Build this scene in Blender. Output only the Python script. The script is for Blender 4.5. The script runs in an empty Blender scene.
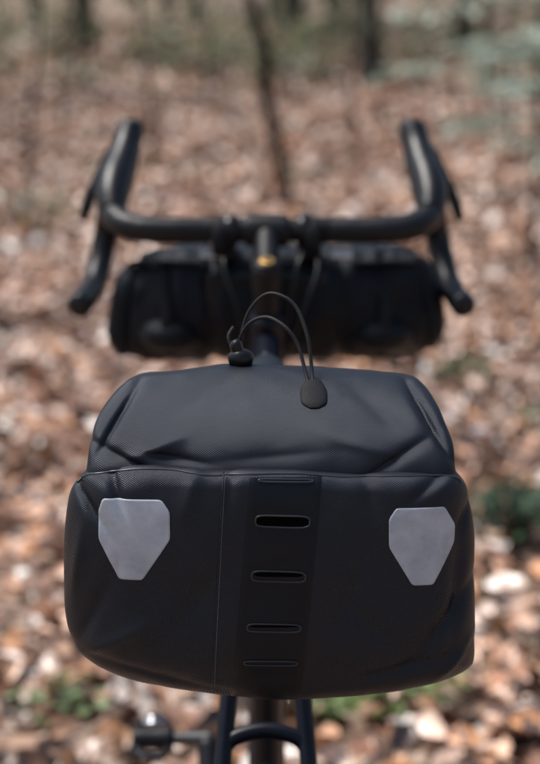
import bpy, math, random
import numpy as np
from mathutils import Vector, noise, Euler
from mathutils.bvhtree import BVHTree
random.seed(4); np.random.seed(4)
scene=bpy.context.scene
col=scene.collection
X0=-0.004   # bike centre plane

# ---------------------------------------------------------------- materials
def newmat(name):
    m=bpy.data.materials.new(name); m.use_nodes=True
    nt=m.node_tree; b=nt.nodes['Principled BSDF']
    return m,nt,b
def simple(name,colr,rough=0.5,metal=0.0,nscale=60,namp=0.25,bump=0.0,bdist=0.0005,coat=0.0,spec=0.5):
    m,nt,b=newmat(name)
    tc=nt.nodes.new('ShaderNodeTexCoord')
    nz=nt.nodes.new('ShaderNodeTexNoise'); nz.inputs['Scale'].default_value=nscale; nz.inputs['Detail'].default_value=5
    nt.links.new(tc.outputs['Object'],nz.inputs['Vector'])
    mx=nt.nodes.new('ShaderNodeMix'); mx.data_type='RGBA'
    mx.inputs['A'].default_value=[c*(1-namp) for c in colr]+[1]
    mx.inputs['B'].default_value=[min(1,c*(1+namp)) for c in colr]+[1]
    nt.links.new(nz.outputs['Fac'],mx.inputs['Factor']); nt.links.new(mx.outputs['Result'],b.inputs['Base Color'])
    mr=nt.nodes.new('ShaderNodeMapRange'); mr.inputs['To Min'].default_value=max(0,rough-0.1); mr.inputs['To Max'].default_value=min(1,rough+0.1)
    nt.links.new(nz.outputs['Fac'],mr.inputs['Value']); nt.links.new(mr.outputs['Result'],b.inputs['Roughness'])
    b.inputs['Metallic'].default_value=metal
    b.inputs['Coat Weight'].default_value=coat
    b.inputs['Specular IOR Level'].default_value=spec
    if bump>0:
        bp=nt.nodes.new('ShaderNodeBump'); bp.inputs['Strength'].default_value=bump; bp.inputs['Distance'].default_value=bdist
        nt.links.new(nz.outputs['Fac'],bp.inputs['Height']); nt.links.new(bp.outputs['Normal'],b.inputs['Normal'])
    return m
def M(nt,op,a,b=None):
    n=nt.nodes.new('ShaderNodeMath'); n.operation=op
    for i,v in enumerate([a,b]):
        if v is None: continue
        if isinstance(v,(int,float)): n.inputs[i].default_value=v
        else: nt.links.new(v,n.inputs[i])
    return n.outputs[0]
def fabric(name,c0,c1,rough=0.5,pitch=0.0021,strength=0.55,smooth=False,spec=0.5):
    m,nt,b=newmat(name)
    tc=nt.nodes.new('ShaderNodeTexCoord'); sp=nt.nodes.new('ShaderNodeSeparateXYZ')
    wn=nt.nodes.new('ShaderNodeTexNoise'); wn.inputs['Scale'].default_value=25; wn.inputs['Detail'].default_value=1
    nt.links.new(tc.outputs['Object'],wn.inputs['Vector'])
    vm=nt.nodes.new('ShaderNodeVectorMath'); vm.operation='SCALE'; vm.inputs['Scale'].default_value=0.006
    nt.links.new(wn.outputs['Color'],vm.inputs[0])
    va=nt.nodes.new('ShaderNodeVectorMath'); va.operation='ADD'
    nt.links.new(tc.outputs['Object'],va.inputs[0]); nt.links.new(vm.outputs[0],va.inputs[1])
    nt.links.new(va.outputs[0],sp.inputs[0])
    k=2*math.pi/pitch
    sx=M(nt,'SINE',M(nt,'MULTIPLY',sp.outputs['X'],k))
    dz=M(nt,'ADD',sp.outputs['Z'],M(nt,'MULTIPLY',sp.outputs['Y'],0.8))
    sz=M(nt,'SINE',M(nt,'MULTIPLY',dz,k))
    w=M(nt,'MULTIPLY',sx,sz)
    w=M(nt,'ADD',M(nt,'MULTIPLY',w,0.5),0.5)
    nz=nt.nodes.new('ShaderNodeTexNoise'); nz.inputs['Scale'].default_value=18; nz.inputs['Detail'].default_value=8
    nt.links.new(tc.outputs['Object'],nz.inputs['Vector'])
    fine=nt.nodes.new('ShaderNodeTexNoise'); fine.inputs['Scale'].default_value=900; fine.inputs['Detail'].default_value=3
    nt.links.new(tc.outputs['Object'],fine.inputs['Vector'])
    f=M(nt,'ADD',M(nt,'MULTIPLY',w,0.6 if not smooth else 0.05),M(nt,'ADD',M(nt,'MULTIPLY',nz.outputs['Fac'],0.35),M(nt,'MULTIPLY',fine.outputs['Fac'],0.15)))
    mx=nt.nodes.new('ShaderNodeMix'); mx.data_type='RGBA'
    mx.inputs['A'].default_value=(*c0,1); mx.inputs['B'].default_value=(*c1,1)
    nt.links.new(f,mx.inputs['Factor']); nt.links.new(mx.outputs['Result'],b.inputs['Base Color'])
    mr=nt.nodes.new('ShaderNodeMapRange'); mr.inputs['To Min'].default_value=rough-0.1; mr.inputs['To Max'].default_value=rough+0.14
    nt.links.new(nz.outputs['Fac'],mr.inputs['Value']); nt.links.new(mr.outputs['Result'],b.inputs['Roughness'])
    h=M(nt,'ADD',M(nt,'MULTIPLY',w,1.0 if not smooth else 0.1),M(nt,'MULTIPLY',fine.outputs['Fac'],0.5))
    bp=nt.nodes.new('ShaderNodeBump'); bp.inputs['Strength'].default_value=strength; bp.inputs['Distance'].default_value=0.0005
    nt.links.new(h,bp.inputs['Height']); nt.links.new(bp.outputs['Normal'],b.inputs['Normal'])
    b.inputs['Specular IOR Level'].default_value=spec
    b.inputs['Specular Tint'].default_value=(0.80,0.88,1.0,1)
    return m

m_fabric=fabric('coated_fabric',(0.0012,0.0016,0.0030),(0.0110,0.0132,0.0195),0.36,pitch=0.0021,strength=0.62,spec=0.30)
m_strip=fabric('smooth_panel',(0.0030,0.0036,0.0056),(0.0062,0.0074,0.0108),0.38,strength=0.3,smooth=True,spec=0.24)
m_barbag=fabric('bar_bag_fabric',(0.0016,0.0018,0.0026),(0.006,0.0066,0.009),0.42,spec=0.20)
m_slotshade=simple('slot_shade',(0.001,0.001,0.0013),0.9,spec=0.05)  # near-black colour stands in for the shade inside the slots
m_rim=simple('welded_rim',(0.018,0.020,0.026),0.32,bump=0.2,spec=0.4)
m_seam=simple('seam_thread',(0.07,0.075,0.09),0.6)
m_web=simple('nylon_webbing',(0.006,0.006,0.008),0.7,nscale=400,bump=0.5,spec=0.2)
m_plastic=simple('black_plastic',(0.005,0.005,0.006),0.33,nscale=200,bump=0.1,spec=0.3)
m_buckle=simple('buckle_highlight_grey',(0.50,0.51,0.53),0.35,nscale=80)  # pale grey puts the strap buckles' highlight into the base colour
m_rubber=simple('tyre_rubber',(0.006,0.006,0.007),0.8,nscale=150,bump=0.4,bdist=0.001,spec=0.15)
m_tape=simple('bar_tape',(0.004,0.0042,0.0056),0.42,nscale=260,bump=0.6,bdist=0.0008,spec=0.28)
m_hood=simple('hood_rubber',(0.004,0.0042,0.0056),0.38,nscale=300,bump=0.3,spec=0.28)
m_paint=simple('frame_paint',(0.0025,0.004,0.009),0.38,nscale=12,coat=0.0,spec=0.22)
m_blackalu=simple('anodised_black',(0.005,0.005,0.007),0.50,0.0,nscale=90,spec=0.25)
m_steel=simple('steel',(0.4,0.4,0.41),0.3,1.0)
m_dsteel=simple('worn_steel',(0.10,0.10,0.10),0.5,1.0)
m_gold=simple('gold_cap',(0.45,0.26,0.06),0.45,0.4)
m_cord=simple('elastic_cord',(0.008,0.009,0.011),0.6,nscale=1500,bump=0.7,spec=0.3)

def reflector():
    m,nt,b=newmat('reflective_patch')
    tc=nt.nodes.new('ShaderNodeTexCoord'); sp=nt.nodes.new('ShaderNodeSeparateXYZ'); nt.links.new(tc.outputs['Object'],sp.inputs[0])
    k=2*math.pi/.0024
    w=M(nt,'MULTIPLY',M(nt,'SINE',M(nt,'MULTIPLY',M(nt,'ADD',sp.outputs['X'],sp.outputs['Z']),k)),M(nt,'SINE',M(nt,'MULTIPLY',M(nt,'SUBTRACT',sp.outputs['X'],sp.outputs['Z']),k)))
    n=nt.nodes.new('ShaderNodeTexNoise'); n.inputs['Scale'].default_value=38; n.inputs['Detail'].default_value=8; n.inputs['Roughness'].default_value=.65
    nt.links.new(tc.outputs['Object'],n.inputs['Vector'])
    f=M(nt,'ADD',M(nt,'MULTIPLY',w,0.10),n.outputs['Fac'])
    r=nt.nodes.new('ShaderNodeValToRGB'); r.color_ramp.elements[0].position=0.2; r.color_ramp.elements[0].color=(0.21,0.24,0.28,1)
    r.color_ramp.elements[1].position=0.8; r.color_ramp.elements[1].color=(0.45,0.48,0.54,1)
    nt.links.new(f,r.inputs['Fac']); nt.links.new(r.outputs['Color'],b.inputs['Base Color'])
    b.inputs['Roughness'].default_value=0.40
    bp=nt.nodes.new('ShaderNodeBump'); bp.inputs['Strength'].default_value=.15; bp.inputs['Distance'].default_value=0.0003
    nt.links.new(w,bp.inputs['Height']); nt.links.new(bp.outputs['Normal'],b.inputs['Normal'])
    return m
m_refl=reflector()

def attr_mat(name,rough,trans=0.0,ns=300):
    m,nt,b=newmat(name)
    a=nt.nodes.new('ShaderNodeAttribute'); a.attribute_name='col'
    tc=nt.nodes.new('ShaderNodeTexCoord'); n=nt.nodes.new('ShaderNodeTexNoise'); n.inputs['Scale'].default_value=ns; n.inputs['Detail'].default_value=3
    nt.links.new(tc.outputs['Object'],n.inputs['Vector'])
    mr=nt.nodes.new('ShaderNodeMapRange'); mr.inputs['To Min'].default_value=0.7; mr.inputs['To Max'].default_value=1.3
    nt.links.new(n.outputs['Fac'],mr.inputs['Value'])
    vm=nt.nodes.new('ShaderNodeVectorMath'); vm.operation='SCALE'
    nt.links.new(a.outputs['Color'],vm.inputs[0]); nt.links.new(mr.outputs['Result'],vm.inputs['Scale'])
    nt.links.new(vm.outputs[0],b.inputs['Base Color'])
    b.inputs['Roughness'].default_value=rough
    if trans>0:
        t=nt.nodes.new('ShaderNodeBsdfTranslucent'); nt.links.new(vm.outputs[0],t.inputs['Color'])
        ms=nt.nodes.new('ShaderNodeMixShader'); ms.inputs[0].default_value=trans
        nt.links.new(b.outputs[0],ms.inputs[1]); nt.links.new(t.outputs[0],ms.inputs[2])
        nt.links.new(ms.outputs[0],nt.nodes['Material Output'].inputs['Surface'])
    return m
m_leaf=attr_mat('dry_leaf',0.34,0.0,120)
m_green=attr_mat('green_leaf',0.5,0.3,40)
m_bark=simple('bark',(0.055,0.050,0.040),0.9,nscale=9,namp=0.6,bump=0.8,bdist=0.02,spec=.2)
m_barkdark=simple('sapling_bark',(0.010,0.008,0.006),0.9,nscale=25,namp=0.5,bump=0.6,bdist=0.004,spec=.1)

# ---------------------------------------------------------------- helpers
def empty(name):
    o=bpy.data.objects.new(name,None); col.objects.link(o); o.empty_display_size=0.1
    return o
def mkmesh(name,verts,faces,mat,parent=None,smooth=True):
    me=bpy.data.meshes.new(name); me.from_pydata([tuple(v) for v in verts],[],faces); me.update()
    if smooth: me.polygons.foreach_set('use_smooth',[True]*len(me.polygons))
    if mat: me.materials.append(mat)
    o=bpy.data.objects.new(name,me); col.objects.link(o)
    if parent: o.parent=parent
    return o
def catmull(pts,sub,closed=False):
    P=[Vector(p) for p in pts]; n=len(P); out=[]
    rng=range(n) if closed else range(n-1)
    for i in rng:
        if closed: a,b,c,d=P[(i-1)%n],P[i],P[(i+1)%n],P[(i+2)%n]
        else: a,b,c,d=P[max(i-1,0)],P[i],P[i+1],P[min(i+2,n-1)]
        for k in range(sub):
            t=k/sub
            out.append(0.5*((2*b)+(c-a)*t+(2*a-5*b+4*c-d)*t*t+(3*b-a-3*c+d)*t**3))
    if not closed: out.append(P[-1])
    return out
def sweepdata(pts,rads,n=12,sub=6,closed=False,squash=1.0,flatdir=None):
    if isinstance(rads,(int,float)): rads=[rads]*len(pts)
    cr=catmull([(*Vector(p),) for p in pts],sub,closed)
    rr=[v.x for v in catmull([(r,0,0) for r in rads],sub,closed)]
    verts=[];faces=[]
    N=len(cr); up=None
    for i in range(N):
        if closed: t=(cr[(i+1)%N]-cr[i-1]).normalized()
        else: t=(cr[min(i+1,N-1)]-cr[max(i-1,0)]).normalized()
        if up is None:
            ref=Vector(flatdir) if flatdir else (Vector((0,0,1)) if abs(t.z)<0.9 else Vector((0,1,0)))
            up=(ref-t*ref.dot(t)).normalized()
        else: up=(up-t*up.dot(t)).normalized()
        s=t.cross(up)
        for k in range(n):
            a=2*math.pi*k/n
            verts.append(cr[i]+(up*math.cos(a)*squash+s*math.sin(a))*max(rr[i],1e-5))
    for i in range(N if closed else N-1):
        j=(i+1)%N
        for k in range(n):
            faces.append((i*n+k,i*n+(k+1)%n,j*n+(k+1)%n,j*n+k))
    if not closed:
        faces.append(tuple(range(n))[::-1]); faces.append(tuple((N-1)*n+k for k in range(n)))
    return verts,faces
def sweep(name,pts,rads,mat,parent,**kw):
    v,f=sweepdata(pts,rads,**kw); return mkmesh(name,v,f,mat,parent)
def multi(name,parts,mat,parent=None,smooth=True):
    V=[];F=[]
    for v,f in parts:
        o=len(V); V+=list(v); F+=[tuple(i+o for i in q) for q in f]
    return mkmesh(name,V,F,mat,parent,smooth)
def ringdata(c,R,r,n=64,m=12,sw=1.0):
    v=[];f=[]
    for i in range(n):
        a=2*math.pi*i/n
        for k in range(m):
            b=2*math.pi*k/m
            rad=R+r*math.cos(b); h=r*math.sin(b)*sw
            v.append(Vector((c[0]+h,c[1]+rad*math.cos(a),c[2]+rad*math.sin(a))))
    for i in range(n):
        for k in range(m):
            f.append((i*m+k,((i+1)%n)*m+k,((i+1)%n)*m+(k+1)%m,i*m+(k+1)%m))
    return v,f
def boxdata(c,s,rot=None):
    v=[];c=Vector(c)
    for x in(-1,1):
        for y in(-1,1):
            for z in(-1,1):
                p=Vector((x*s[0]/2,y*s[1]/2,z*s[2]/2))
                if rot: p.rotate(rot)
                v.append(c+p)
    return v,[(0,1,3,2),(4,6,7,5),(0,4,5,1),(2,3,7,6),(0,2,6,4),(1,5,7,3)]
def box(name,c,s,mat,parent,bev=0.002,rot=None):
    v,f=boxdata(c,s,Euler(rot) if rot else None); o=mkmesh(name,v,f,mat,parent,False)
    b=o.modifiers.new('b','BEVEL'); b.width=bev; b.segments=3
    return o

# ---------------------------------------------------------------- terrain
def g_h(x,y):
    r=math.hypot(x,y-1.6)
    k=min(1,max(0,(r-1.5)/4))
    h=k*(0.10*noise.noise(Vector((x*0.35,y*0.35,0)))+0.03*noise.noise(Vector((x*1.3,y*1.3,5))))
    if y>18: h+=(y-18)*0.035+ (0.0009*(y-18)**2 if y<60 else 0.0009*42**2+(y-60)*0.0756)
    if y>14: h+=0.35*noise.noise(Vector((x*0.09,y*0.09,2)))*min(1,(y-14)/12)
    return h
def warp(t): return math.copysign(abs(t)**2.4,t)
n=190;V=[];F=[]
for j in range(n+1):
    for i in range(n+1):
        x=warp(i/n*2-1)*160; y=warp(j/n*2-1)*160+3
        V.append((x,y,g_h(x,y)-0.004))
for j in range(n):
    for i in range(n):
        a=j*(n+1)+i; F.append((a,a+1,a+n+2,a+n+1))
m_ground,nt,b=newmat('leaf_litter_ground')
tc=nt.nodes.new('ShaderNodeTexCoord')
wn=nt.nodes.new('ShaderNodeTexNoise'); wn.inputs['Scale'].default_value=9; wn.inputs['Detail'].default_value=3
nt.links.new(tc.outputs['Object'],wn.inputs['Vector'])
vs=nt.nodes.new('ShaderNodeVectorMath'); vs.operation='MULTIPLY_ADD'; vs.inputs[1].default_value=(0.12,0.12,0.12)
nt.links.new(wn.outputs['Color'],vs.inputs[0]); nt.links.new(tc.outputs['Object'],vs.inputs[2])
vo=nt.nodes.new('ShaderNodeTexVoronoi'); vo.inputs['Scale'].default_value=11
nt.links.new(vs.outputs[0],vo.inputs['Vector'])
sep=nt.nodes.new('ShaderNodeSeparateColor'); nt.links.new(vo.outputs['Color'],sep.inputs[0])
cr=nt.nodes.new('ShaderNodeValToRGB'); e=cr.color_ramp.elements
e[0].position=0; e[0].color=(0.035,0.022,0.016,1); e[1].position=1; e[1].color=(0.60,0.46,0.37,1)
for p,c in ((0.3,(0.13,0.075,0.05,1)),(0.6,(0.32,0.20,0.14,1)),(0.82,(0.44,0.29,0.205,1))):
    q=e.new(p); q.color=c
nt.links.new(sep.outputs[0],cr.inputs['Fac'])
big=nt.nodes.new('ShaderNodeTexNoise'); big.inputs['Scale'].default_value=0.45; big.inputs['Detail'].default_value=8; big.inputs['Roughness'].default_value=.65
nt.links.new(tc.outputs['Object'],big.inputs['Vector'])
mg=nt.nodes.new('ShaderNodeMix'); mg.data_type='RGBA'; mg.inputs['B'].default_value=(0.11,0.11,0.05,1)
mrr=nt.nodes.new('ShaderNodeMapRange'); mrr.inputs['From Min'].default_value=0.49; mrr.inputs['From Max'].default_value=0.64; mrr.inputs['To Max'].default_value=0.7
nt.links.new(big.outputs['Fac'],mrr.inputs['Value']); nt.links.new(mrr.outputs['Result'],mg.inputs['Factor'])
nt.links.new(cr.outputs['Color'],mg.inputs['A']); nt.links.new(mg.outputs['Result'],b.inputs['Base Color'])
b.inputs['Roughness'].default_value=0.75
bp=nt.nodes.new('ShaderNodeBump'); bp.inputs['Distance'].default_value=0.03; bp.inputs['Strength'].default_value=0.6
nt.links.new(vo.outputs['Distance'],bp.inputs['Height']); nt.links.new(bp.outputs['Normal'],b.inputs['Normal'])
mkmesh('ground',V,F,m_ground)

# ---------------------------------------------------------------- fast leaf mass
def leafmass(name,pos,size,yaw,tilt,roll,cols,mat,aspect=0.55,curl=0.25):
    N=len(pos)
    rows=[(-0.5,0.03),(-0.3,0.75),(0.0,1.0),(0.28,0.66),(0.5,0.02)]
    T=np.array([[(t),(w*sx*0.5*aspect),0] for t,w in rows for sx in(-1,0,1)],float)
    nv=len(T)
    L=np.repeat(T[None],N,0)
    cu=(np.random.rand(N,1)*2-0.6)*curl; cv=(np.random.rand(N,1)*2-0.6)*curl*2.4
    L[:,:,2]=cu*(L[:,:,0]**2)*2.5+cv*(L[:,:,1]**2)*6
    L+=np.random.randn(N,nv,3)*0.025
    L*=size[:,None,None]
    def rot(L,a,i,j):
        c=np.cos(a)[:,None];s=np.sin(a)[:,None]
        A=L[:,:,i]*c-L[:,:,j]*s; B=L[:,:,i]*s+L[:,:,j]*c
        L[:,:,i]=A; L[:,:,j]=B
    rot(L,roll,1,2); rot(L,tilt,0,2); rot(L,yaw,0,1)
    L+=pos[:,None,:]
    q=[]
    for r in range(4):
        for c in range(2):
            a=r*3+c; q.append((a,a+1,a+4,a+3))
    Q=(np.array(q)[None]+(np.arange(N)*nv)[:,None,None]).reshape(-1)
    me=bpy.data.meshes.new(name); nf=N*8
    me.vertices.add(N*nv); me.vertices.foreach_set('co',L.reshape(-1).astype(np.float32))
    me.loops.add(nf*4); me.loops.foreach_set('vertex_index',Q.astype(np.int32))
    me.polygons.add(nf); me.polygons.foreach_set('loop_start',(np.arange(nf)*4).astype(np.int32))
    me.polygons.foreach_set('use_smooth',np.ones(nf,bool))
    me.update(calc_edges=True)
    at=me.attributes.new('col','FLOAT_COLOR','POINT')
    C=np.ones((N,nv,4),np.float32); C[:,:,:3]=cols[:,None,:]*(0.85+0.3*np.random.rand(N,nv,1))
    at.data.foreach_set('color',C.reshape(-1))
    me.materials.append(mat)
    o=bpy.data.objects.new(name,me); col.objects.link(o); return o
pal=np.array([(0.50,0.255,0.135),(0.60,0.36,0.235),(0.70,0.52,0.41),(0.28,0.13,0.075),(0.07,0.038,0.026),(0.62,0.28,0.10),(0.49,0.31,0.22),(0.80,0.69,0.61),(0.39,0.185,0.10)])
wts=np.array([.17,.16,.14,.12,.13,.08,.10,.07,.05]); wts/=wts.sum()
lum=pal@np.array([.3,.5,.2]); pal=pal*.83+.17*lum[:,None]*np.array([1.12,.98,.92])
P=[];S=[]
def scat(cnt,x0,x1,y0,y1,smin,smax,zmax):
    for _ in range(cnt):
        x=random.uniform(x0,x1); y=random.uniform(y0,y1)
        P.append((x,y,g_h(x,y)+random.random()**1.6*zmax)); S.append(random.uniform(smin,smax))
scat(36000,-3.6,4.0,0.6,9,0.050,0.095,0.045)
scat(26000,-8,8,9,24,0.08,0.15,0.06)
scat(10000,-13,13,24,45,0.14,0.26,0.10)
P=np.array(P);S=np.array(S);N=len(P)
tone=np.array([0.96+0.65*noise.noise(Vector((p[0]*1.3,p[1]*1.3,9)))+.33*noise.noise(Vector((p[0]*5,p[1]*5,3))) for p in P])[:,None]
cols=pal[np.random.choice(len(pal),N,p=wts)]*(0.72+0.5*np.random.rand(N,1))*np.clip(tone,.52,1.18)*.98
leafmass('fallen_leaves',P,S,np.random.rand(N)*6.283,np.random.randn(N)*0.41,np.random.randn(N)*0.47,np.clip(cols,0,.85),m_leaf,0.62)

# fallen twigs
tw=[]
def twig(p,ang,L,r):
    pts=[]
    for i in range(6):
        t=i/5-0.5
        x=p[0]+math.cos(ang)*L*t+random.gauss(0,0.02)*L; y=p[1]+math.sin(ang)*L*t+random.gauss(0,0.03)*L
        pts.append((x,y,g_h(x,y)+0.03+random.random()*0.02))
    tw.append(sweepdata(pts,[r,r*.9,r*.8,r*.7,r*.5,r*.3],n=6,sub=3))
twig((-1.10,6.6),1.2,2.6,0.026); twig((1.0,6.0),0.4,1.2,0.014); twig((-1.15,5.2),.9,1.0,.016)
for i in range(90):
    twig((random.uniform(-3,3.5),random.uniform(2.4,14)),random.random()*3.1,random.uniform(.3,1.1),random.uniform(.003,.010))
for i in range(40):
    twig((random.uniform(-7,7),random.uniform(14,32)),random.random()*3.1,random.uniform(1,3.5),random.uniform(.012,.035))
multi('fallen_twigs',tw,m_barkdark)

# ---------------------------------------------------------------- small green plants
def plantlet(name,x,y,nl,R,H,ls,base):
    rt=empty(name)
    p=[];s=[];yaw=[];st=[]
    z0=g_h(x,y)
    for i in range(nl):
        a=random.random()*6.28; r=R*random.random()**0.6; h=H*(0.4+0.6*random.random())
        q=(x+math.cos(a)*r,y+math.sin(a)*r,z0+h); p.append(q); s.append(ls*random.uniform(.6,1.2)); yaw.append(a)
        if i%2==0: st.append(sweepdata([(x+math.cos(a)*r*.15,y+math.sin(a)*r*.15,z0),(x+math.cos(a)*r*.6,y+math.sin(a)*r*.6,z0+h*.8),q],[0.0015,0.0012,0.0008],n=5,sub=3))
    n_=len(p); c=np.array(base)[None]*(0.6+0.8*np.random.rand(n_,1))
    o=leafmass('leaves',np.array(p),np.array(s),np.array(yaw),np.random.randn(n_)*.3,np.random.randn(n_)*.3,c,m_green,0.5); o.parent=rt
    multi('stems',st,m_barkdark,rt)
for (x,y,nl,R,H,ls,c) in [(.24,2.66,150,.14,.11,.034,(.18,.26,.08)),(-.40,2.60,50,.10,.08,.032,(.14,.20,.08)),(.62,3.62,130,.14,.16,.05,(.030,.065,.03)),
    (.10,2.62,60,.08,.08,.032,(.15,.22,.07)),(.95,4.6,60,.16,.12,.05,(.08,.12,.05)),(.72,5.4,50,.14,.12,.05,(.10,.14,.07)),(-1.3,5.0,50,.16,.12,.05,(.10,.13,.06)),
    (-1.5,9.5,80,.3,.3,.07,(.08,.12,.05)),(2.6,12,90,.4,.4,.08,(.10,.15,.08)),(.9,3.1,50,.12,.1,.04,(.10,.16,.06)),(-.85,3.3,40,.12,.1,.04,(.10,.15,.06))]:
    plantlet('seedling_plant',x,y,nl,R,H,ls,c)

# ---------------------------------------------------------------- trees
def limbtree(name,path,rads,nlimb,zmin,lmin,lmax,bark,leafn,leafsize,leafcol,spread=0.5,droop=0.0,n=10):
    rt=empty(name)
    v=sweepdata(path,rads,n=n,sub=6)
    parts=[v]; cr_=catmull(path,6); rr=[q.x for q in catmull([(r,0,0) for r in rads],6)]
    tips=[]
    idx=[i for i,c in enumerate(cr_) if c.z>zmin]
    for k in range(nlimb):
        i=random.choice(idx); c=cr_[i]; a=random.random()*6.28
        L=random.uniform(lmin,lmax)*(1-0.5*(c.z-zmin)/max(0.1,cr_[-1].z-zmin))
        d=Vector((math.cos(a),math.sin(a),random.uniform(0.2,0.9)-droop))
        pts=[c.copy()];r0=min(rr[i]*.5,0.02+L*.02)
        for s in range(4):
            d=(d+Vector((random.gauss(0,.2),random.gauss(0,.2),random.gauss(0,.12)-droop*.3))).normalized()
            pts.append(pts[-1]+d*L/4)
        parts.append(sweepdata(pts,[r0,r0*.75,r0*.5,r0*.35,r0*.15],n=6,sub=2))
        for s in range(5):
            b0=pts[random.randint(1,4)]; dd=(d+Vector((random.gauss(0,.7),random.gauss(0,.7),random.gauss(0,.4)))).normalized()
            e_=b0+dd*L*random.uniform(.2,.4)
            parts.append(sweepdata([b0,(b0+e_)/2+Vector((0,0,.02)),e_],[r0*.3,r0*.2,r0*.08],n=4,sub=2))
            tips+= [b0.lerp(e_,t) for t in (.4,.7,1)]
    multi('trunk_and_limbs',parts,bark,rt)
    if leafn and tips:
        p=[];
        for i in range(leafn):
            t=random.choice(tips); p.append(t+Vector((random.gauss(0,1),random.gauss(0,1),random.gauss(0,.6)))*spread*0.25)
        n_=len(p); c=np.array(leafcol)[None]*(0.5+np.random.rand(n_,1))
        o=leafmass('foliage',np.array([tuple(q) for q in p]),leafsize*(.6+.7*np.random.rand(n_)),np.random.rand(n_)*6.28,np.random.randn(n_)*.5,np.random.randn(n_)*.5,c,m_green,0.55); o.parent=rt
    return rt
def zg(x,y): return g_h(x,y)
limbtree('sapling_tree',[(.13,11,zg(.1,11)-.1),(.12,11,.20),(.065,11,.45),(.0,11,.72),(-.04,11,.90),(-.02,11,1.10),(-.07,11,1.30),(-.13,11,1.50),(-.24,11,2.0),(-.15,11.1,2.7),(-.25,11.1,3.8)],
    [.050,.047,.046,.048,.047,.042,.046,.042,.034,.02,.006],14,1.60,.5,1.3,m_barkdark,260,.06,(.12,.14,.06))
def bigtree(x,y,r,h,lean=0.0,lf=1000):
    z=zg(x,y)-.15
    p=[(x+lean*t*h*.12+.06*math.sin(t*7+x),y+.05*math.cos(t*5),z+h*t) for t in (0,.02,.08,.2,.4,.6,.8,1)]
    limbtree('beech_tree',p,[r*1.5,r*1.15,r,r*.93,r*.8,r*.6,r*.38,r*.1],26,h*.32,h*.15,h*.3,m_bark,lf,.16,(.10,.12,.05),spread=2.2,n=14)
for a in [(1.75,27,.22,14,-.3),(-4.2,34,.26,15,.2),(4.6,36,.22,15,.1),(-5.6,27,.2,13,.0),(7.0,27,.17,12,.1),(3.6,25,.10,10,.0),(-2.6,40,.16,14,0),(.4,42,.16,14,0),(9,38,.25,14,0),(-11,22,.22,13,0)]:
    bigtree(*a)
for (x,y,h) in [(-1.15,15,2.6),(.95,17,3.2),(-2.1,13,2.4),(3.2,17,3.4),(1.45,20,3),(-.9,22,3.2),(2.35,14.5,3.0),(-3.3,17,3.0),(3.6,13,2.6),(-2.6,19,3.1),(2.6,21,3.2)]:
    z=zg(x,y)-.05
    limbtree('sapling_tree',[(x,y,z),(x+random.gauss(0,.05),y,z+h*.3),(x+random.gauss(0,.1),y,z+h*.65),(x+random.gauss(0,.15),y,z+h)],[.026,.020,.014,.003],9,z+h*.25,.4,.9,m_barkdark,110,.06,(.13,.15,.08))

def spruce(x,y,h,R,z0=.55,tint=(.34,.42,.34),dens=17):
    rt=empty('young_spruce_tree'); z=zg(x,y)
    parts=[sweepdata([(x,y,z-.05),(x+.02,y,z+h*.5),(x,y,z+h)],[.024,.016,.004],n=8,sub=4)]
    p=[];ya=[];ti=[]
    nb=int((h-z0)*dens)
    for k in range(nb):
        lv=z+z0+(h*.95-z0)*(k+random.random())/nb
        L=R*(1-(lv-z)/h)**.35+.06
        a=k*2.4+random.gauss(0,.3); l=L*random.uniform(.5,1.15); up=random.uniform(-.02,.22)
        pts=[Vector((x,y,lv))+Vector((math.cos(a)*l*t,math.sin(a)*l*t,up*l*math.sin(t*2.2)-.08*l*t*t)) for t in (0,.33,.66,1)]
        parts.append(sweepdata(pts,[.007,.005,.003,.0015],n=5,sub=2))
        cr_=catmull(pts,6)
        for t_ in np.linspace(.22,1,int(9*l)+3):
            if random.random()<.12: continue
            b0=cr_[min(18,int(t_*18))]
            for sd in (-1,1):
                aa=a+sd*.85+random.gauss(0,.15); ll=(.18*l*(1.25-t_)+.06)*random.uniform(.6,1.2); dr=random.uniform(-.30,.12)
                for u in np.linspace(.1,1,4):
                    p.append((b0.x+math.cos(aa)*ll*u+random.gauss(0,.012),b0.y+math.sin(aa)*ll*u+random.gauss(0,.012),b0.z+dr*ll*u+random.gauss(0,.012))); ya.append(aa+random.gauss(0,.5)); ti.append(random.gauss(0,.40))
    multi('trunk_and_branches',parts,m_barkdark,rt)
    n_=len(p); c=np.array(tint)[None]*(0.5+.9*np.random.rand(n_,1))
    o=leafmass('needles',np.array(p),.068*(.6+.8*np.random.rand(n_)),np.array(ya),np.array(ti),np.random.randn(n_)*.4,c,m_green,0.42); o.parent=rt
spruce(1.40,8.0,1.62,1.12,.62,(.38,.45,.37),22)
spruce(3.1,15,2.2,1.3,.4,(.26,.31,.24))
spruce(5.0,24,3.2,1.6,.4,(.2,.24,.18))

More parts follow.
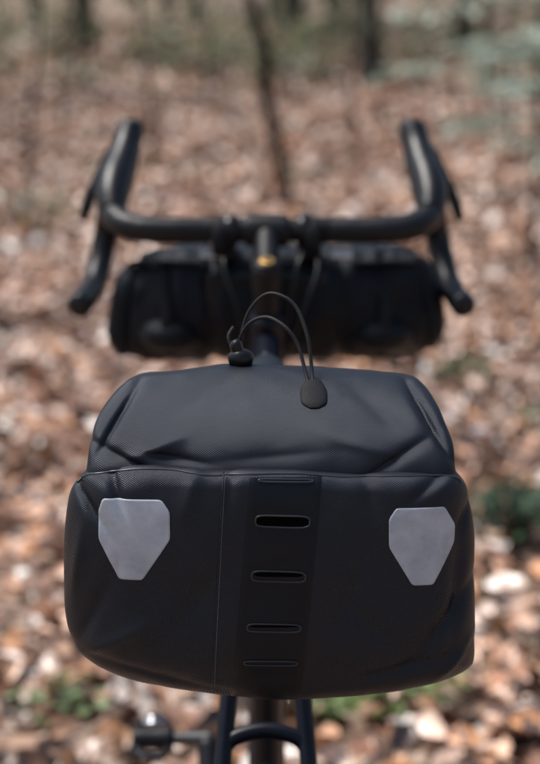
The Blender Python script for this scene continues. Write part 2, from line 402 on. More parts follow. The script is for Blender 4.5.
rt=empty('distant_forest')
parts=[];p=[]
for i in range(150):
    y=random.uniform(38,95); x=random.uniform(-.75,.75)*y
    r=random.uniform(.08,.24); h=random.uniform(10,17); z=zg(x,y)-.3; l=random.gauss(0,.4)
    parts.append(sweepdata([(x,y,z),(x+l*.3,y,z+h*.4),(x+l,y,z+h)],[r*1.2,r*.8,r*.1],n=8,sub=3))
    for k in range(7):
        t=random.uniform(.3,.95); a=random.random()*6.28; L=random.uniform(1,3)*(1.3-t)
        b0=Vector((x+l*t*.8,y,z+h*t)); e_=b0+Vector((math.cos(a)*L,math.sin(a)*L,L*.6))
        parts.append(sweepdata([b0,(b0+e_)/2+Vector((0,0,-.1)),e_],[r*.3,r*.18,r*.04],n=5,sub=2))
        for q in range(12): p.append(tuple(b0.lerp(e_,random.random())+Vector((random.gauss(0,.7),random.gauss(0,.7),random.gauss(0,.5)))))
multi('trunks',parts,m_bark,rt)
n1=len(p)
for i in range(420):
    y=random.uniform(27,80)if i>80 else random.uniform(27,40); x=random.uniform(-.42,.42)*y; R=random.uniform(.4,1.3); z=zg(x,y)
    if i>120 and random.random()<.3: x*=1.8
    for k in range(40):
        p.append((x+random.gauss(0,R*.5),y+random.gauss(0,R*.5),z+abs(random.gauss(0,R*.6))))
n_=len(p); c=np.array((.14,.165,.09))[None]*(0.3+1.3*np.random.rand(n_,1)**1.5)
c+= (np.random.rand(n_,1)<.25)*np.array((.25,.20,.14))[None]
o=leafmass('foliage',np.array(p),np.concatenate([.45*(.5+np.random.rand(n1)),.20*(.5+np.random.rand(n_-n1))]),np.random.rand(n_)*6.28,np.random.randn(n_)*.5,np.random.randn(n_)*.5,c,m_green,0.6); o.parent=rt

# ================================================================ SADDLE BAG
bag=empty('saddle_bag')
def wr(x,z,y,amp,sc,seed):
    p=Vector((x*sc,z*sc*1.0,y*sc+seed))
    a=noise.noise(p); b_=noise.noise(p*2.3+Vector((7,3,1)))
    ridge=1-abs(noise.noise(p*0.9+Vector((3,9,2))))*2.2
    r2=1-abs(noise.noise(p*1.9+Vector((1,4,8))))*2.6
    return amp*(a+.35*b_+.42*ridge+.22*r2)
def pillow(name,outline,C,yfun,R,s0,yback,tscale,tC,bulge,amp,sc,seed,extra=None,mat=m_fabric,sub=10,topR=1.0):
    O=catmull([(a,0,b_) for a,b_ in outline],sub,True); n=len(O)
    rings=[]
    C=Vector((C[0],0,C[1]))
    S_=[0.02]+[i/50 for i in range(1,39)]+[ .76+ .24*(1-(1-i/22)**1.6) for i in range(0,23)]
    S_=sorted(set([s for s in S_ if s<=1.0]))
    for s in S_:
        ring=[]
        for o_ in O:
            dr=(o_-C).normalized(); topn=max(0,dr.z)**1.5
            Re=R*(1-(1-topR)*topn); s0e=s0+(1-s0)*(1-topR)*topn*.7
            q=max(0,(s-s0e)/(1-s0e)); ro=Re*(1-math.sqrt(max(0,1-q*q)))
            P_=C.lerp(o_,s)
            y=yfun(P_.x,P_.z)-bulge*(1-s**2.2)+ro
            d=wr(P_.x,P_.z,y,amp,sc,seed)*(0.35+0.65*min(1,(1.02-s)*6+.3))
            if extra: d+=extra(P_.x,P_.z)
            nx=dr*(-d*.5*q)
            ring.append(Vector((P_.x,y+d,P_.z))+nx)
        rings.append(ring)
    K=26
    tC=Vector((tC[0],0,tC[1]))
    last=rings[-1]
    for k in range(1,K+1):
        t=k/K; ring=[]
        for i,o_ in enumerate(O):
            sc_=1-(1-tscale)*t**1.6
            if t>.85: sc_*=math.sqrt(max(0,1-((t-.85)/.15)**2*.75))
            P_=tC.lerp(o_,sc_)
            y=last[i].y+(yback-last[i].y)*t
            d=wr(P_.x,P_.z,y,amp*1.5,sc,seed+3)
            dd=(P_-tC).normalized()*d
            off=(last[i]-Vector((O[i].x,last[i].y,O[i].z)))*(1-t)
            w=min(1,t*5)
            ring.append(Vector((P_.x,y,P_.z))+dd*w+off)
        rings.append(ring)
    V=[v for r in rings for v in r]; F=[]
    for a in range(len(rings)-1):
        for i in range(n):
            j=(i+1)%n
            F.append((a*n+i,a*n+j,(a+1)*n+j,(a+1)*n+i))
    V.append(sum(rings[0],Vector())/n); ci=len(V)-1
    for i in range(n): F.append((ci,(i+1)%n,i))
    V.append(sum(rings[-1],Vector())/n); ce=len(V)-1; b0=(len(rings)-1)*n
    for i in range(n): F.append((ce,b0+i,b0+(i+1)%n))
    return mkmesh(name,V,F,mat,bag)
low=[(-.138,.9455),(-.147,.940),(-.154,.930),(-.158,.912),(-.161,.885),(-.162,.858),(-.162,.826),(-.157,.803),(-.144,.787),(-.122,.775),(-.090,.765),(-.05,.758),(-.01,.753),(.04,.753),(.09,.758),(.130,.766),(.152,.774),(.161,.780),(.1635,.787),(.163,.805),(.162,.830),(.161,.858),(.160,.890),(.157,.913),(.153,.930),(.147,.939),(.138,.9445),(.10,.9465),(.06,.946),(.02,.949),(-.02,.949),(-.045,.948),(-.07,.951),(-.10,.9515),(-.12,.9485)]
def ylow(x,z):
    y=1.083
    if z<.82: y+=2.8*(.82-z)**2
    if z>.91: y+=1.0*(z-.91)**2
    y+=1.6*max(0,abs(x)-.09)**2
    return y
def g2(x,z,cx,cz,ang,w,l,soft=.25):
    c,s=math.cos(ang),math.sin(ang); u=(x-cx)*c+(z-cz)*s; v=-(x-cx)*s+(z-cz)*c
    return math.exp(-math.sqrt((v/w)**2+soft)*1.3-(u/l)**2)*1.7
def folds_low(x,z):
    d=0
    for (cx,cz,a,w,l,h) in [(-.140,.925,2.2,.004,.022,.006),(-.118,.938,1.9,.0035,.02,.005),(-.060,.935,1.3,.006,.022,-.003),(-.055,.85,.9,.011,.05,.004),(-.12,.815,.5,.007,.04,-.004),(-.135,.84,1.1,.005,.035,.0045),
        (.145,.855,1.5,.005,.04,.006),(.132,.825,.9,.005,.04,.006),(.075,.93,1.8,.006,.022,.003),(.12,.937,.6,.004,.02,.004),(.06,.85,1.2,.011,.05,.004),(.0,.785,.05,.007,.1,.0015),(-.09,.785,-.3,.005,.05,.004),(.1,.79,.25,.005,.05,.0045),(.145,.795,.9,.004,.02,-.004),
        (-.03,.94,1.5,.004,.018,.002),(.15,.91,1.2,.004,.02,.004),(-.148,.88,1.4,.005,.03,-.004),(.085,.82,2.4,.008,.035,.003),(-.075,.90,2.3,.008,.03,.002)]:
        d+=h*g2(x,z,cx,cz,a,w,l)
    return d
lowbag=pillow('lower_compartment',low,(0,.857),ylow,.022,.80,1.27,.62,(0,.90),.008,.0018,15,1.0,folds_low,topR=.35)
up=[(-.141,.93),(-.141,.953),(-.139,.968),(-.135,.980),(-.127,.991),(-.119,.998),(-.108,1.003),(-.075,1.0055),(-.03,1.009),(.02,1.0085),(.07,1.006),(.111,1.0035),(.123,.9985),(.132,.988),(.138,.974),(.142,.962),(.143,.947),(.143,.93),(.13,.86),(.06,.82),(-.06,.82),(-.13,.86)]
def yup(x,z):
    t=(z-.94)
    if t<=0: return 1.098
    return 1.098+.02*t+16.2*t*t
def folds_up(x,z):
    d=0
    for (cx,cz,a,w,l,h) in [(-.119,.980,1.0,.003,.022,.009),(.123,.980,-1.0,.003,.024,.010),(-.09,.962,.35,.005,.025,-.004),(-.075,.956,-.15,.004,.025,.004),(.065,.966,-.25,.005,.03,-.0035),(.10,.957,.5,.004,.025,.005),(-.115,.956,-.4,.004,.025,.006),(-.05,.995,.4,.006,.03,.0025),(.085,.985,-.6,.005,.022,.0035),(.0,.957,.08,.004,.04,.002)]:
        d+=h*g2(x,z,cx,cz,a,w,l,.12)
    return d
upbag=pillow('upper_compartment',up,(0,.93),yup,.009,.88,1.25,.80,(0,.90),.004,.0013,17,6.0,folds_up)

def bvh(*objs):
    V=[];F=[]
    for o in objs:
        k=len(V); V+=[v.co.copy() for v in o.data.vertices]; F+=[tuple(i+k for i in p.vertices) for p in o.data.polygons]
    return BVHTree.FromPolygons(V,F)
T=bvh(lowbag,upbag)
def proj(x,z,off):
    h=T.ray_cast(Vector((x,0,z)),Vector((0,1,0)))
    if h[0] is None: return Vector((x,1.10,z))
    return h[0]+Vector((0,-1,0))*off
def densify(poly,step=.002):
    out=[]
    for i in range(len(poly)):
        a=poly[i];b_=poly[(i+1)%len(poly)]; L=math.hypot(a[0]-b_[0],a[1]-b_[1]); k=max(1,int(L/step))
        for q in range(k): out.append((a[0]+(b_[0]-a[0])*q/k,a[1]+(b_[1]-a[1])*q/k))
    return out
def rounded(poly,r=.0035):
    out=[]
    n=len(poly)
    for i in range(n):
        p=Vector(poly[i]);a=Vector(poly[i-1]);b_=Vector(poly[(i+1)%n])
        d1=(a-p).normalized()*min(r,(a-p).length*.4); d2=(b_-p).normalized()*min(r,(b_-p).length*.4)
        for t in (0,.25,.5,.75,1):
            out.append(tuple((p+d1)*(1-t)**2+p*2*t*(1-t)+(p+d2)*t*t))
    return out
def patch(name,poly,off,mat,rings=14):
    O=densify(poly); n=len(O); cx=sum(p[0] for p in O)/n; cz=sum(p[1] for p in O)/n
    V=[];F=[]
    ss=[.01]+[i/rings for i in range(1,rings+1)]
    for s in ss:
        for (x,z) in O: V.append(proj(cx+(x-cx)*s,cz+(z-cz)*s,off))
    for (x,z) in O: V.append(proj(x,z,-.0012))
    m=len(ss)+1
    for a in range(m-1):
        for i in range(n):
            j=(i+1)%n; F.append((a*n+i,(a+1)*n+i,(a+1)*n+j,a*n+j))
    F.append(tuple(range(n)))
    return mkmesh(name,V,F,mat,bag)
RL=[(-.127,.929),(-.082,.929),(-.0757,.920),(-.0757,.899),(-.0975,.866),(-.1155,.866),(-.1305,.897),(-.1305,.919)]
RR=[(.0955,.9225),(.1326,.9225),(.1415,.907),(.1415,.893),(.125,.861),(.109,.861),(.0905,.892),(.090,.914)]
patch('reflector_left',rounded(RL,.0025),.0007,m_refl,24)
patch('reflector_right',rounded(RR,.0025),.0007,m_refl,24)
V=[];F=[]
rows=90;cw=16
for r in range(rows+1):
    z=.9455+(.757-.9455)*r/rows; cx=.012-.016*r/rows
    for c in range(cw+1):
        u=c/cw*2-1; e=(-.0012 if c in(0,cw) else .0006)
        V.append(proj(cx+u*.030,z,e))
for r in range(rows):
    for c in range(cw):
        a=r*(cw+1)+c; F.append((a,a+cw+1,a+cw+2,a+1))
mkmesh('centre_panel',V,F,m_strip,bag)
def slot(cx,cz,hw,hh,tilt):
    o=[]
    for k in range(40):
        a=2*math.pi*k/40
        x=math.copysign(abs(math.cos(a))**.35,math.cos(a))*hw; z=math.copysign(abs(math.sin(a))**.6,math.sin(a))*hh
        o.append((cx+x*math.cos(tilt)-z*math.sin(tilt),cz+x*math.sin(tilt)+z*math.cos(tilt)))
    pts=[proj(x,z,.0010) for x,z in o]
    sweep('slot_rim',pts,.0008,m_rim,bag,n=8,sub=2,closed=True)
    V=[proj(cx+(x-cx)*s,cz+(z-cz)*s,.0009) for s in (.05,.4,.7,.97) for x,z in o]
    F=[]
    for a in range(3):
        for i in range(40): F.append((a*40+i,(a+1)*40+i,(a+1)*40+(i+1)%40,a*40+(i+1)%40))
    F.append(tuple(range(40)))
    return V,F
parts=[]
for (cx,cz,hh) in [(.0095,.913,.0044),(.0065,.870,.0042),(.003,.8285,.0032),(.0005,.798,.0020),(.012,.9432,.0009)]:
    v,f=slot(cx,cz,.0205,hh,-.02)
    parts.append((v,f))
multi('slot_opening_shade',parts[:1],m_slotshade,bag)  # dark pill laid on the surface, recess shade put into its colour
multi('slot_loop',parts[1:],m_strip,bag)
parts=[]
for (cx,cz,hw,hh) in [(.0065,.8716,.0185,.0018),(.003,.8300,.0185,.0009)]:
    o=[(cx+hw*math.copysign(abs(math.cos(a))**.35,math.cos(a)),cz+hh*math.sin(a)) for a in [2*math.pi*k/32 for k in range(32)]]
    V=[proj(cx+(x-cx)*s,cz+(z-cz)*s,.0013) for s in (.05,.5,1) for x,z in o]; F=[]
    for a in range(2):
        for i in range(32): F.append((a*32+i,(a+1)*32+i,(a+1)*32+(i+1)%32,a*32+(i+1)%32))
    parts.append((V,F))
multi('slot_gap_shade',parts,m_slotshade,bag)  # thin dark pills on the loops, painted as the shade of a gap
sweep('seam',[proj(-.034-.010*t,.9475-.180*t,.0001) for t in [i/40 for i in range(41)]],.0004,m_seam,bag,n=6,sub=2)
sweep('seam_fold',[proj(-.0352-.010*t,.9475-.180*t,-.0002) for t in [i/40 for i in range(41)]],.0011,m_fabric,bag,n=6,sub=2)
top=[o for o in catmull([(a,0,b_) for a,b_ in low],10,True) if o.z>.9385]
top=sorted(top,key=lambda o:o.x)
sweep('rim_highlight_lip',[proj(o.x*.997,o.z-.0020,-.0004) for o in top[::3]],.0010,m_rim,bag,n=8,sub=2)  # added lip in a lighter colour, gives the pocket rim its edge highlight
sweep('mount_strap',[(X0-.03,1.24,.90),(X0-.028,1.30,.90),(X0-.02,1.375,.895),(X0+.02,1.375,.895),(X0+.028,1.30,.90),(X0+.03,1.24,.90)],.008,m_web,bag,n=8,squash=.3)
sweep('rail_strap',[(-.03,1.22,.96),(-.03,1.30,.935),(-.03,1.36,.93)],.009,m_web,bag,n=8)
sweep('rail_strap',[(.03,1.22,.96),(.03,1.30,.935),(.03,1.36,.93)],.009,m_web,bag,n=8)
c1=[(-.024,1.20,1.004),(-.024,1.20,1.026),(-.018,1.20,1.050),(-.005,1.195,1.066),(.008,1.19,1.067),(.021,1.185,1.058),(.030,1.175,1.036),(.033,1.168,1.014),(.034,1.160,1.003),(.035,1.152,.999)]
c2=[(-.027,1.205,1.004),(-.026,1.20,1.024),(-.018,1.195,1.042),(-.003,1.19,1.049),(.012,1.18,1.043),(.022,1.175,1.030),(.027,1.168,1.014),(.030,1.160,1.003),(.031,1.152,.998)]
sweep('elastic_cord',c1,.0015,m_cord,bag,n=8,sub=8)
sweep('elastic_cord',c2,.0015,m_cord,bag,n=8,sub=8)
sweep('cord_lock',[(-.034,1.195,1.013),(-.028,1.195,1.014),(-.024,1.195,1.014),(-.018,1.195,1.013),(-.014,1.195,1.012)],[.004,.0075,.0085,.0075,.004],m_plastic,bag,n=14)
sweep('cord_lock_button',[(-.026,1.195,1.018),(-.028,1.195,1.026),(-.029,1.195,1.029)],[.005,.005,.003],m_plastic,bag,n=12)
sweep('cord_tail',[(-.028,1.195,1.017),(-.034,1.20,1.030),(-.03,1.205,1.038)],.0014,m_cord,bag,n=8)
def tabpt(z,off=.0008): return proj(.0345,z,off)
sweep('cord_anchor',[tabpt(1.0025)+Vector((0,-.001,.001)),tabpt(.9985),tabpt(.994),tabpt(.990),tabpt(.9875)],[.006,.0100,.0105,.0095,.004],m_web,bag,n=16,squash=.22,flatdir=(0,-.7,.7))

# ================================================================ BICYCLE
bike=empty('bicycle')
def hdr(z): return 1.83+(.9955-z)*.325
RA=(X0,1.09,.335); FA=(X0,2.09,.335); BB=(X0,1.56,.30)
def B(x,y,z): return (X0+x,y,z)
for nm,A in (('rear',RA),('front',FA)):
    v,f=ringdata(A,.3115,.0190,n=96,m=16)
    mkmesh(nm+'_tyre',v,f,m_rubber,bike)
    kn=[]
    for i in range(90):
        a=2*math.pi*i/90
        for kx in (-.011,0,.011):
            aa=a+(.5 if kx==0 else 0)*2*math.pi/90; rr_=.3302-(.0032 if kx else 0)
            kn.append(boxdata((A[0]+kx,A[1]+rr_*math.cos(aa),A[2]+rr_*math.sin(aa)),(.006,.008,.003),Euler((aa+math.pi/2,0,0))))
    multi(nm+'_tread',kn,m_rubber,bike,False)
    mkmesh(nm+'_rim',*ringdata(A,.288,.011,n=96,m=12,sw=1.1),m_blackalu,bike)
    sp=[]
    for i in range(28):
        a=2*math.pi*i/28; sd=1 if i%2 else -1; a2=a+(.9 if i%4<2 else -.9)
        sp.append(sweepdata([(A[0]+sd*.028,A[1]+.022*math.cos(a2),A[2]+.022*math.sin(a2)),(A[0]+sd*.003,A[1]+.28*math.cos(a),A[2]+.28*math.sin(a))],.001,n=5,sub=1))
    multi(nm+'_spokes',sp,m_steel,bike)
    sweep(nm+'_hub',[(A[0]-.05,A[1],A[2]),(A[0]-.03,A[1],A[2]),(A[0]-.027,A[1],A[2]),(A[0]+.027,A[1],A[2]),(A[0]+.03,A[1],A[2]),(A[0]+.05,A[1],A[2])],[.012,.026,.018,.018,.026,.012],m_blackalu,bike,n=16,sub=2)
    dr=ringdata((A[0]-.042,A[1],A[2]),.068,.010,n=48,m=8,sw=.09)
    da=[sweepdata([(A[0]-.042,A[1]+.015*math.cos(t),A[2]+.015*math.sin(t)),(A[0]-.042,A[1]+.06*math.cos(t+.4),A[2]+.06*math.sin(t+.4))],.003,n=6,sub=1) for t in (0,1.26,2.51,3.77,5.03)]
    multi(nm+'_brake_disc',[dr]+da,m_steel,bike)
sweep('seat_tube',[B(0,1.56,.30),B(0,1.48,.565),B(0,1.40,.83)],.0165,m_paint,bike,n=16)
sweep('seat_clamp',[B(0,1.404,.815),B(0,1.398,.838)],.0195,m_blackalu,bike,n=16)
sweep('seat_post',[B(0,1.40,.83),B(0,1.372,.925)],.0136,m_blackalu,bike,n=16)
sweep('top_tube',[B(0,1.41,.81),B(0,1.63,.85),B(0,1.858,.895)],[.014,.016,.018],m_paint,bike,n=16)
sweep('down_tube',[B(0,1.565,.305),B(0,1.73,.56),B(0,1.885,.815)],[.021,.023,.022],m_paint,bike,n=16)
sweep('head_tube',[B(0,hdr(.79),.79),B(0,hdr(.86),.86),B(0,hdr(.93),.93)],[.024,.022,.0225],m_paint,bike,n=20)
sweep('bottom_bracket',[B(-.036,1.56,.30),B(.036,1.56,.30)],.023,m_paint,bike,n=20)
for sd in(-1,1):
    sweep('seat_stay',[B(sd*.018,1.405,.795),B(sd*.028,1.35,.715),B(sd*.037,1.30,.642),B(sd*.046,1.23,.541),B(sd*.062,1.10,.345)],[.009,.0088,.0085,.008,.0075],m_paint,bike,n=12)
    sweep('chain_stay',[B(sd*.03,1.545,.30),B(sd*.04,1.44,.31),B(sd*.055,1.28,.322),B(sd*.062,1.10,.338)],[.012,.010,.009,.0085],m_paint,bike,n=12)
    sweep('fork_blade',[B(sd*.03,hdr(.765),.765),B(sd*.045,hdr(.72),.72),B(sd*.052,hdr(.55),.55),B(sd*.056,2.06,.42),B(sd*.056,2.09,.34)],[.015,.016,.013,.010,.009],m_paint,bike,n=12)
sweep('fork_crown',[B(-.04,hdr(.755),.745),B(0,hdr(.77),.775),B(.04,hdr(.755),.745)],[.014,.022,.014],m_paint,bike,n=14)
sweep('stay_bridge',[B(-.041,1.285,.617),B(-.030,1.292,.629),B(0,1.296,.635),B(.030,1.292,.629),B(.041,1.285,.617)],.008,m_paint,bike,n=12)
sweep('spacers',[B(0,hdr(.93),.93),B(0,hdr(.965),.965)],.0165,m_blackalu,bike,n=20)
box('rear_caliper',B(-.05,1.20,.36),(.03,.06,.03),m_blackalu,bike,.005)
box('front_caliper',B(-.06,2.03,.43),(.03,.035,.07),m_blackalu,bike,.005)
ch=[ringdata(B(.045,1.56,.30),.078,.007,n=60,m=8,sw=.3)]
for i in range(42):
    a=2*math.pi*i/42; ch.append(boxdata((X0+.045,1.56+.087*math.cos(a),.30+.087*math.sin(a)),(.002,.006,.006),Euler((a,0,0))))
for i in range(5):
    a=2*math.pi*i/5; ch.append(sweepdata([B(.045,1.56,.30),B(.045,1.56+.075*math.cos(a),.30+.075*math.sin(a))],[.012,.006],n=8,sub=2))
multi('chainring',ch,m_blackalu,bike)
cs=[ringdata(B(.028+.0045*i,1.09,.335),.055-.0045*i,.004,n=40,m=8,sw=.25) for i in range(7)]
multi('cassette',cs,m_steel,bike)
sweep('chain',[B(.044,1.56,.385),B(.042,1.30,.383),B(.040,1.09,.378),B(.040,1.055,.34),B(.040,1.09,.30),B(.040,1.11,.27),B(.040,1.09,.235),B(.042,1.12,.20),B(.044,1.35,.205),B(.044,1.56,.215),B(.044,1.64,.27),B(.044,1.63,.35)],.0035,m_steel,bike,n=6,closed=True,sub=8)
multi('rear_derailleur',[boxdata(B(.047,1.10,.25),(.012,.03,.09),Euler((.3,0,0))),ringdata(B(.04,1.11,.27),.014,.004,n=20,m=8),ringdata(B(.04,1.09,.21),.014,.004,n=20,m=8)],m_blackalu,bike)
ang=math.radians(47)
pl=(1.56+.172*math.cos(ang),.312+.172*math.sin(ang)); pr=(1.56-.172*math.cos(ang),.30-.172*math.sin(ang))
for sd,(py_,pz_) in ((-1,pl),(1,pr)):
    sweep('crank_arm',[B(sd*.055,1.56,.30),B(sd*.066,(1.56+py_)/2,(.30+pz_)/2),B(sd*.072,py_,pz_)],[.017,.0125,.013],m_blackalu,bike,n=12,squash=.8)
    sweep('pedal_axle',[B(sd*.065,py_,pz_),B(sd*.120,py_,pz_)],[.009,.008],m_dsteel,bike,n=12)
    sweep('pedal_body',[B(sd*.113,py_,pz_),B(sd*.117,py_,pz_),B(sd*.138,py_,pz_),B(sd*.160,py_,pz_),B(sd*.163,py_,pz_)],[.009,.014,.013,.012,.008],m_blackalu,bike,n=16)
    fr=[];fb=[]
    for s2 in(-1,1):
        fb.append(sweepdata([B(sd*.120,py_,pz_+.003*s2),B(sd*.122,py_+s2*.028,pz_+s2*.006),B(sd*.137,py_+s2*.033,pz_+s2*.009),B(sd*.154,py_+s2*.028,pz_+s2*.006),B(sd*.158,py_,pz_+.003*s2)],[.004,.004,.0055,.004,.004],n=8))
        fr.append(boxdata(B(sd*.139,py_+s2*.022,pz_+s2*.011),(.026,.014,.004)))
        fr.append(sweepdata([B(sd*.127,py_+s2*.034,pz_+s2*.010),B(sd*.150,py_+s2*.033,pz_+s2*.010)],.0045,n=8,sub=2))
    multi('pedal_cage',fb,m_blackalu,bike)
    multi('pedal_clip',fr,m_steel,bike)
def saddle():
    V=[];F=[];m=20;L=28
    for i in range(L+1):
        t=i/L; y=1.225+.265*t
        w=.022+.050*(1/(1+math.exp((t-.42)*11)))
        if t<.06: w*=.55+.45*math.sin(t/.06*math.pi/2)
        if t>.93: w*=math.sqrt(max(.05,1-((t-.93)/.07)**2))
        zc=.944+.006*math.cos(t*5)
        for k in range(m):
            a=2*math.pi*k/m; x=w*math.cos(a); zz=math.sin(a)
            zz=.012*zz if zz>0 else .026*zz*(.6+.4*abs(math.cos(a)))
            V.append((X0+x,y,zc+zz-3.6*x*x))
    for i in range(L):
        for k in range(m): F.append((i*m+k,i*m+(k+1)%m,(i+1)*m+(k+1)%m,(i+1)*m+k))
    F.append(tuple(range(m))); F.append(tuple(L*m+k for k in range(m))[::-1])
    mkmesh('saddle',V,F,m_hood,bike)
saddle()
for sd in(-1,1):
    sweep('saddle_rail',[B(sd*.03,1.25,.93),B(sd*.022,1.32,.918),B(sd*.022,1.40,.918),B(sd*.012,1.46,.935)],.0035,m_steel,bike,n=8)
box('seat_clamp_head',B(0,1.366,.922),(.05,.04,.022),m_blackalu,bike,.005)
ZB=1.027
sweep('stem',[B(0,1.828,.975),B(0,1.86,.990),B(0,1.905,1.017),B(0,1.92,ZB)],[.016,.0155,.0165,.018],m_blackalu,bike,n=16)
sweep('stem_steerer_clamp',[B(0,hdr(.962),.962),B(0,hdr(.996),.996)],.0185,m_blackalu,bike,n=20)
sweep('top_cap',[B(0,hdr(.996),.996),B(0,hdr(1.0),1.0)],[.0165,.015],m_blackalu,bike,n=20,sub=1)
sweep('top_cap_ring',[B(0,hdr(1.0),1.0),B(0,hdr(1.0018),1.0018)],[.010,.0095],m_gold,bike,n=20,sub=1)
sweep('top_cap_bolt',[B(0,hdr(1.0),1.0),B(0,hdr(1.003),1.003)],[.0045,.004],m_plastic,bike,n=12,sub=1)
sweep('stem_face_clamp',[B(-.026,1.92,ZB),B(-.024,1.92,ZB),B(.024,1.92,ZB),B(.026,1.92,ZB)],[.016,.021,.021,.016],m_blackalu,bike,n=20)
for x in(-.017,.017):
    for z in(-.014,.014): sweep('stem_bolt',[B(x,1.925,ZB+z),B(x,1.943,ZB+z)],.0035,m_steel,bike,n=8)
HB=Vector((X0+.006,1.92,ZB))
def H(x,y,z): return HB+Vector((x,y,z))
def side(sd):
    sweep('bar_core',[H(0,0,0),H(sd*.05,0,0),H(sd*.075,0,0)],[.0159,.0157,.013],m_blackalu,bike,n=16)
    path=[H(sd*.072,0,0),H(sd*.12,-.002,.0),H(sd*.158,0,.001),H(sd*.186,.010,.005),H(sd*.205,.034,.014),H(sd*.213,.066,.024),H(sd*.218,.092,.012),H(sd*.225,.104,-.018),H(sd*.232,.092,-.053),H(sd*.238,.062,-.080),H(sd*.243,.02,-.090),H(sd*.247,-.02,-.094)]
    rr=[.0168,.0170,.0172,.0175,.0178,.0176,.0170,.0162,.0160,.0160,.0160,.0160]
    v,f=sweepdata(path,rr,n=18,sub=10)
    cr_=catmull(path,10); V=[]
    for i in range(len(cr_)):
        for k in range(18):
            ph=(i*0.55+k/18)%1.0
            V.append(cr_[i]+(v[i*18+k]-cr_[i])*(1+.05*(ph-.5)))
    mkmesh('bar_tape',V,f,m_tape,bike)
    sweep('tape_finish',[H(sd*.062,0,0),H(sd*.074,0,0)],.0172,m_web,bike,n=16,sub=2)
    sweep('bar_plug',[H(sd*.247,-.02,-.094),H(sd*.2475,-.025,-.0945)],[.0165,.014],m_plastic,bike,n=16,sub=2)
    sweep('brake_hood',[H(sd*.208,.040,.016),H(sd*.211,.062,.034),H(sd*.209,.088,.054),H(sd*.203,.112,.074),H(sd*.198,.135,.096),H(sd*.194,.150,.114),H(sd*.193,.155,.126),H(sd*.193,.156,.133)],[.018,.0225,.0245,.0225,.020,.0195,.0175,.009],m_hood,bike,n=18,squash=1.12)
    sweep('brake_lever',[H(sd*.203,.150,.098),H(sd*.218,.166,.086),H(sd*.233,.172,.064),H(sd*.247,.168,.038),H(sd*.257,.160,.012),H(sd*.262,.155,-.006)],[.012,.013,.0105,.0095,.0095,.006],m_plastic,bike,n=12,squash=.8)
    sweep('shift_paddle',[H(sd*.207,.145,.085),H(sd*.224,.150,.060),H(sd*.236,.145,.030)],[.007,.009,.007],m_plastic,bike,n=10,squash=.6)
side(-1); side(1)
for (a,b_,c_,d_) in [((-.06,1.935,1.013),(-.05,2.00,.99),(-.03,2.0,.90),(-.02,1.91,.82)),((.05,1.935,1.013),(.065,1.89,.985),(.045,1.865,.93),(.02,1.88,.86)),((.06,1.93,1.018),(.04,1.885,.99),(.03,1.87,.94),(.015,1.885,.87)),((-.05,1.93,1.013),(-.055,1.885,.985),(-.035,1.865,.93),(-.02,1.88,.86))]:
    sweep('cable',[B(*a),B(*b_),B(*c_),B(*d_)],.0026,m_plastic,bike,n=8)
for x in(-.047,.047):
    sweep('bar_mount',[B(x-.009,1.92,ZB),B(x+.009,1.92,ZB)],.0205,m_plastic,bike,n=18,sub=2)
    box('bar_mount_arm',B(x,1.935,ZB-.022),(.014,.05,.03),m_plastic,bike,.004)

# ================================================================ HANDLEBAR BAG
hb=empty('handlebar_bag')
CX=.008
V=[];F=[];L=130;m=64
for i in range(L+1):
    t=i/L*2-1; x=CX+.208*t
    at=abs(t)
    r=.076
    if at>.62: r*=1-.16*((at-.62)/.38)**1.3
    if at>.955: r*=math.sqrt(max(.02,1-((at-.955)/.045)**2*.75))
    fl=max(0,(at-.62)/.38)
    for k in range(m):
        a=2*math.pi*k/m
        cy=math.copysign(abs(math.cos(a))**.85,math.cos(a)); cz=math.copysign(abs(math.sin(a))**.85,math.sin(a))
        cinch=1-.07*math.exp(-((abs(x-CX)-.085)/.008)**2)-.04*math.exp(-((abs(x-CX)-.145)/.010)**2)
        d=wr(x*1.3,cz*.10,cy*.10,.0036*(1+1.6*fl),18,11)
        xs=x+d*.5-math.copysign(1,t)*fl*.018*(cz*.5+.5)
        V.append((xs,1.985+cy*(r*cinch+d)*(1-.30*fl),.924+cz*(r*cinch+d)-.010*fl*(t<0)))
for i in range(L):
    for k in range(m): F.append((i*m+k,i*m+(k+1)%m,(i+1)*m+(k+1)%m,(i+1)*m+k))
F.append(tuple(range(m))); F.append(tuple(L*m+k for k in range(m))[::-1])
mkmesh('roll_body',V,F,m_barbag,hb)
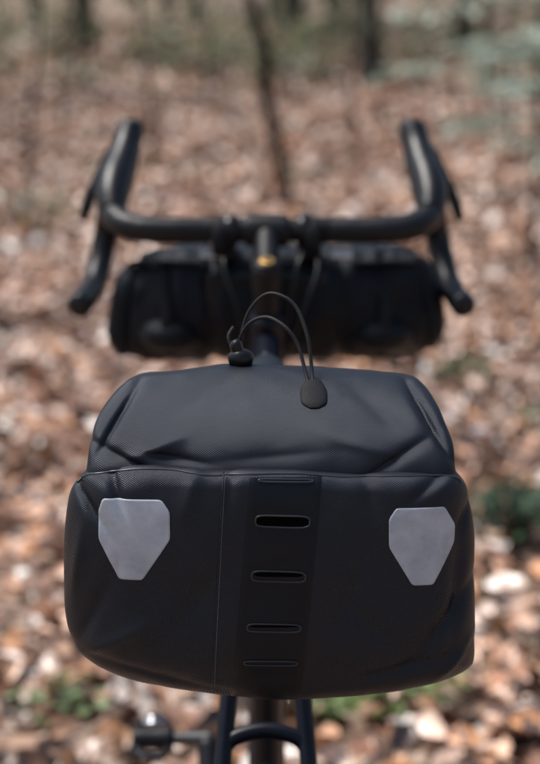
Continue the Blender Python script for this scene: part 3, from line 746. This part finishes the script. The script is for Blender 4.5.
for sd in(-1,1):
    x=CX+sd*.200
    zo=-.008 if sd<0 else .002
    sweep('end_roll',[(x+sd*.004,1.965,.866+zo),(x+sd*.008,1.955,.892+zo),(x+sd*.003,1.955,.930+zo),(x-sd*.006,1.958,.962+zo),(x-sd*.014,1.965,.980+zo)],[.012,.018,.018,.018,.012],m_barbag,hb,n=12,squash=.8)
    xs=CX+sd*.085
    pts=[(xs,1.985+.0725*math.cos(a),.924+.0725*math.sin(a)) for a in [2*math.pi*k/24 for k in range(24)]]
    sweep('strap',pts,.011,m_web,hb,n=8,sub=2,closed=True,squash=.16,flatdir=(0,1,0))
    box('strap_buckle',(CX+sd*.084,1.922,1.000),(.028,.007,.020),m_buckle,hb,.003,(-.7,0,0))
    sweep('bar_strap',[(X0+sd*.060,1.94,.985),(X0+sd*.060,1.90,1.005),(X0+sd*.060,1.905,1.038),(X0+sd*.060,1.935,1.038),(X0+sd*.060,1.95,1.0)],.010,m_web,hb,n=8,squash=.2,flatdir=(0,1,0))
    sweep('end_strap',[(x-sd*.012,1.955,.980),(CX+sd*.15,1.932,.984),(CX+sd*.10,1.928,.982)],.009,m_web,hb,n=8,squash=.35)
    sweep('side_pocket',[(CX+sd*.10,1.925,.885),(CX+sd*.125,1.918,.890),(CX+sd*.155,1.922,.890),(CX+sd*.175,1.935,.885)],[.010,.024,.024,.010],m_barbag,hb,n=16,squash=.9)
    sweep('pocket_strap',[(CX+sd*.145,1.938,.985),(CX+sd*.142,1.912,.945),(CX+sd*.140,1.900,.895),(CX+sd*.138,1.925,.860)],.008,m_web,hb,n=8,squash=.3)
box('mount_plate',(X0,1.917,.942),(.16,.012,.06),m_plastic,hb,.005)

# ================================================================ light
w=bpy.data.worlds.new('World'); scene.world=w; w.use_nodes=True
nt=w.node_tree; bg=nt.nodes['Background']
sky=nt.nodes.new('ShaderNodeTexSky'); sky.sky_type='NISHITA'; sky.sun_disc=False
sun_el=math.radians(64); sun_az=math.radians(-72)
sky.sun_elevation=sun_el; sky.sun_rotation=sun_az; sky.air_density=1.2; sky.dust_density=3.0; sky.ozone_density=1.0
nt.links.new(sky.outputs[0],bg.inputs['Color']); bg.inputs['Strength'].default_value=0.15
ld=bpy.data.lights.new('sun','SUN'); ld.energy=4.9; ld.angle=math.radians(18); ld.color=(1,.97,.94)
lo=bpy.data.objects.new('sun',ld); col.objects.link(lo)
d=Vector((math.sin(sun_az)*math.cos(sun_el),math.cos(sun_az)*math.cos(sun_el),math.sin(sun_el)))
lo.rotation_euler=d.to_track_quat('Z','Y').to_euler()

# ================================================================ camera
cd=bpy.data.cameras.new('camera'); cam=bpy.data.objects.new('camera',cd); col.objects.link(cam)
cam.location=(0,0,1.27); cam.rotation_euler=(math.radians(90-13),0,0)
cd.sensor_fit='VERTICAL'; cd.sensor_height=36; cd.sensor_width=36; cd.lens=70.5
cd.clip_start=.05; cd.clip_end=600
cd.dof.use_dof=True; cd.dof.focus_distance=1.15; cd.dof.aperture_fstop=4.0
scene.camera=cam
scene.view_settings.view_transform='Standard'; scene.view_settings.look='None'; scene.view_settings.exposure=0; scene.view_settings.gamma=1
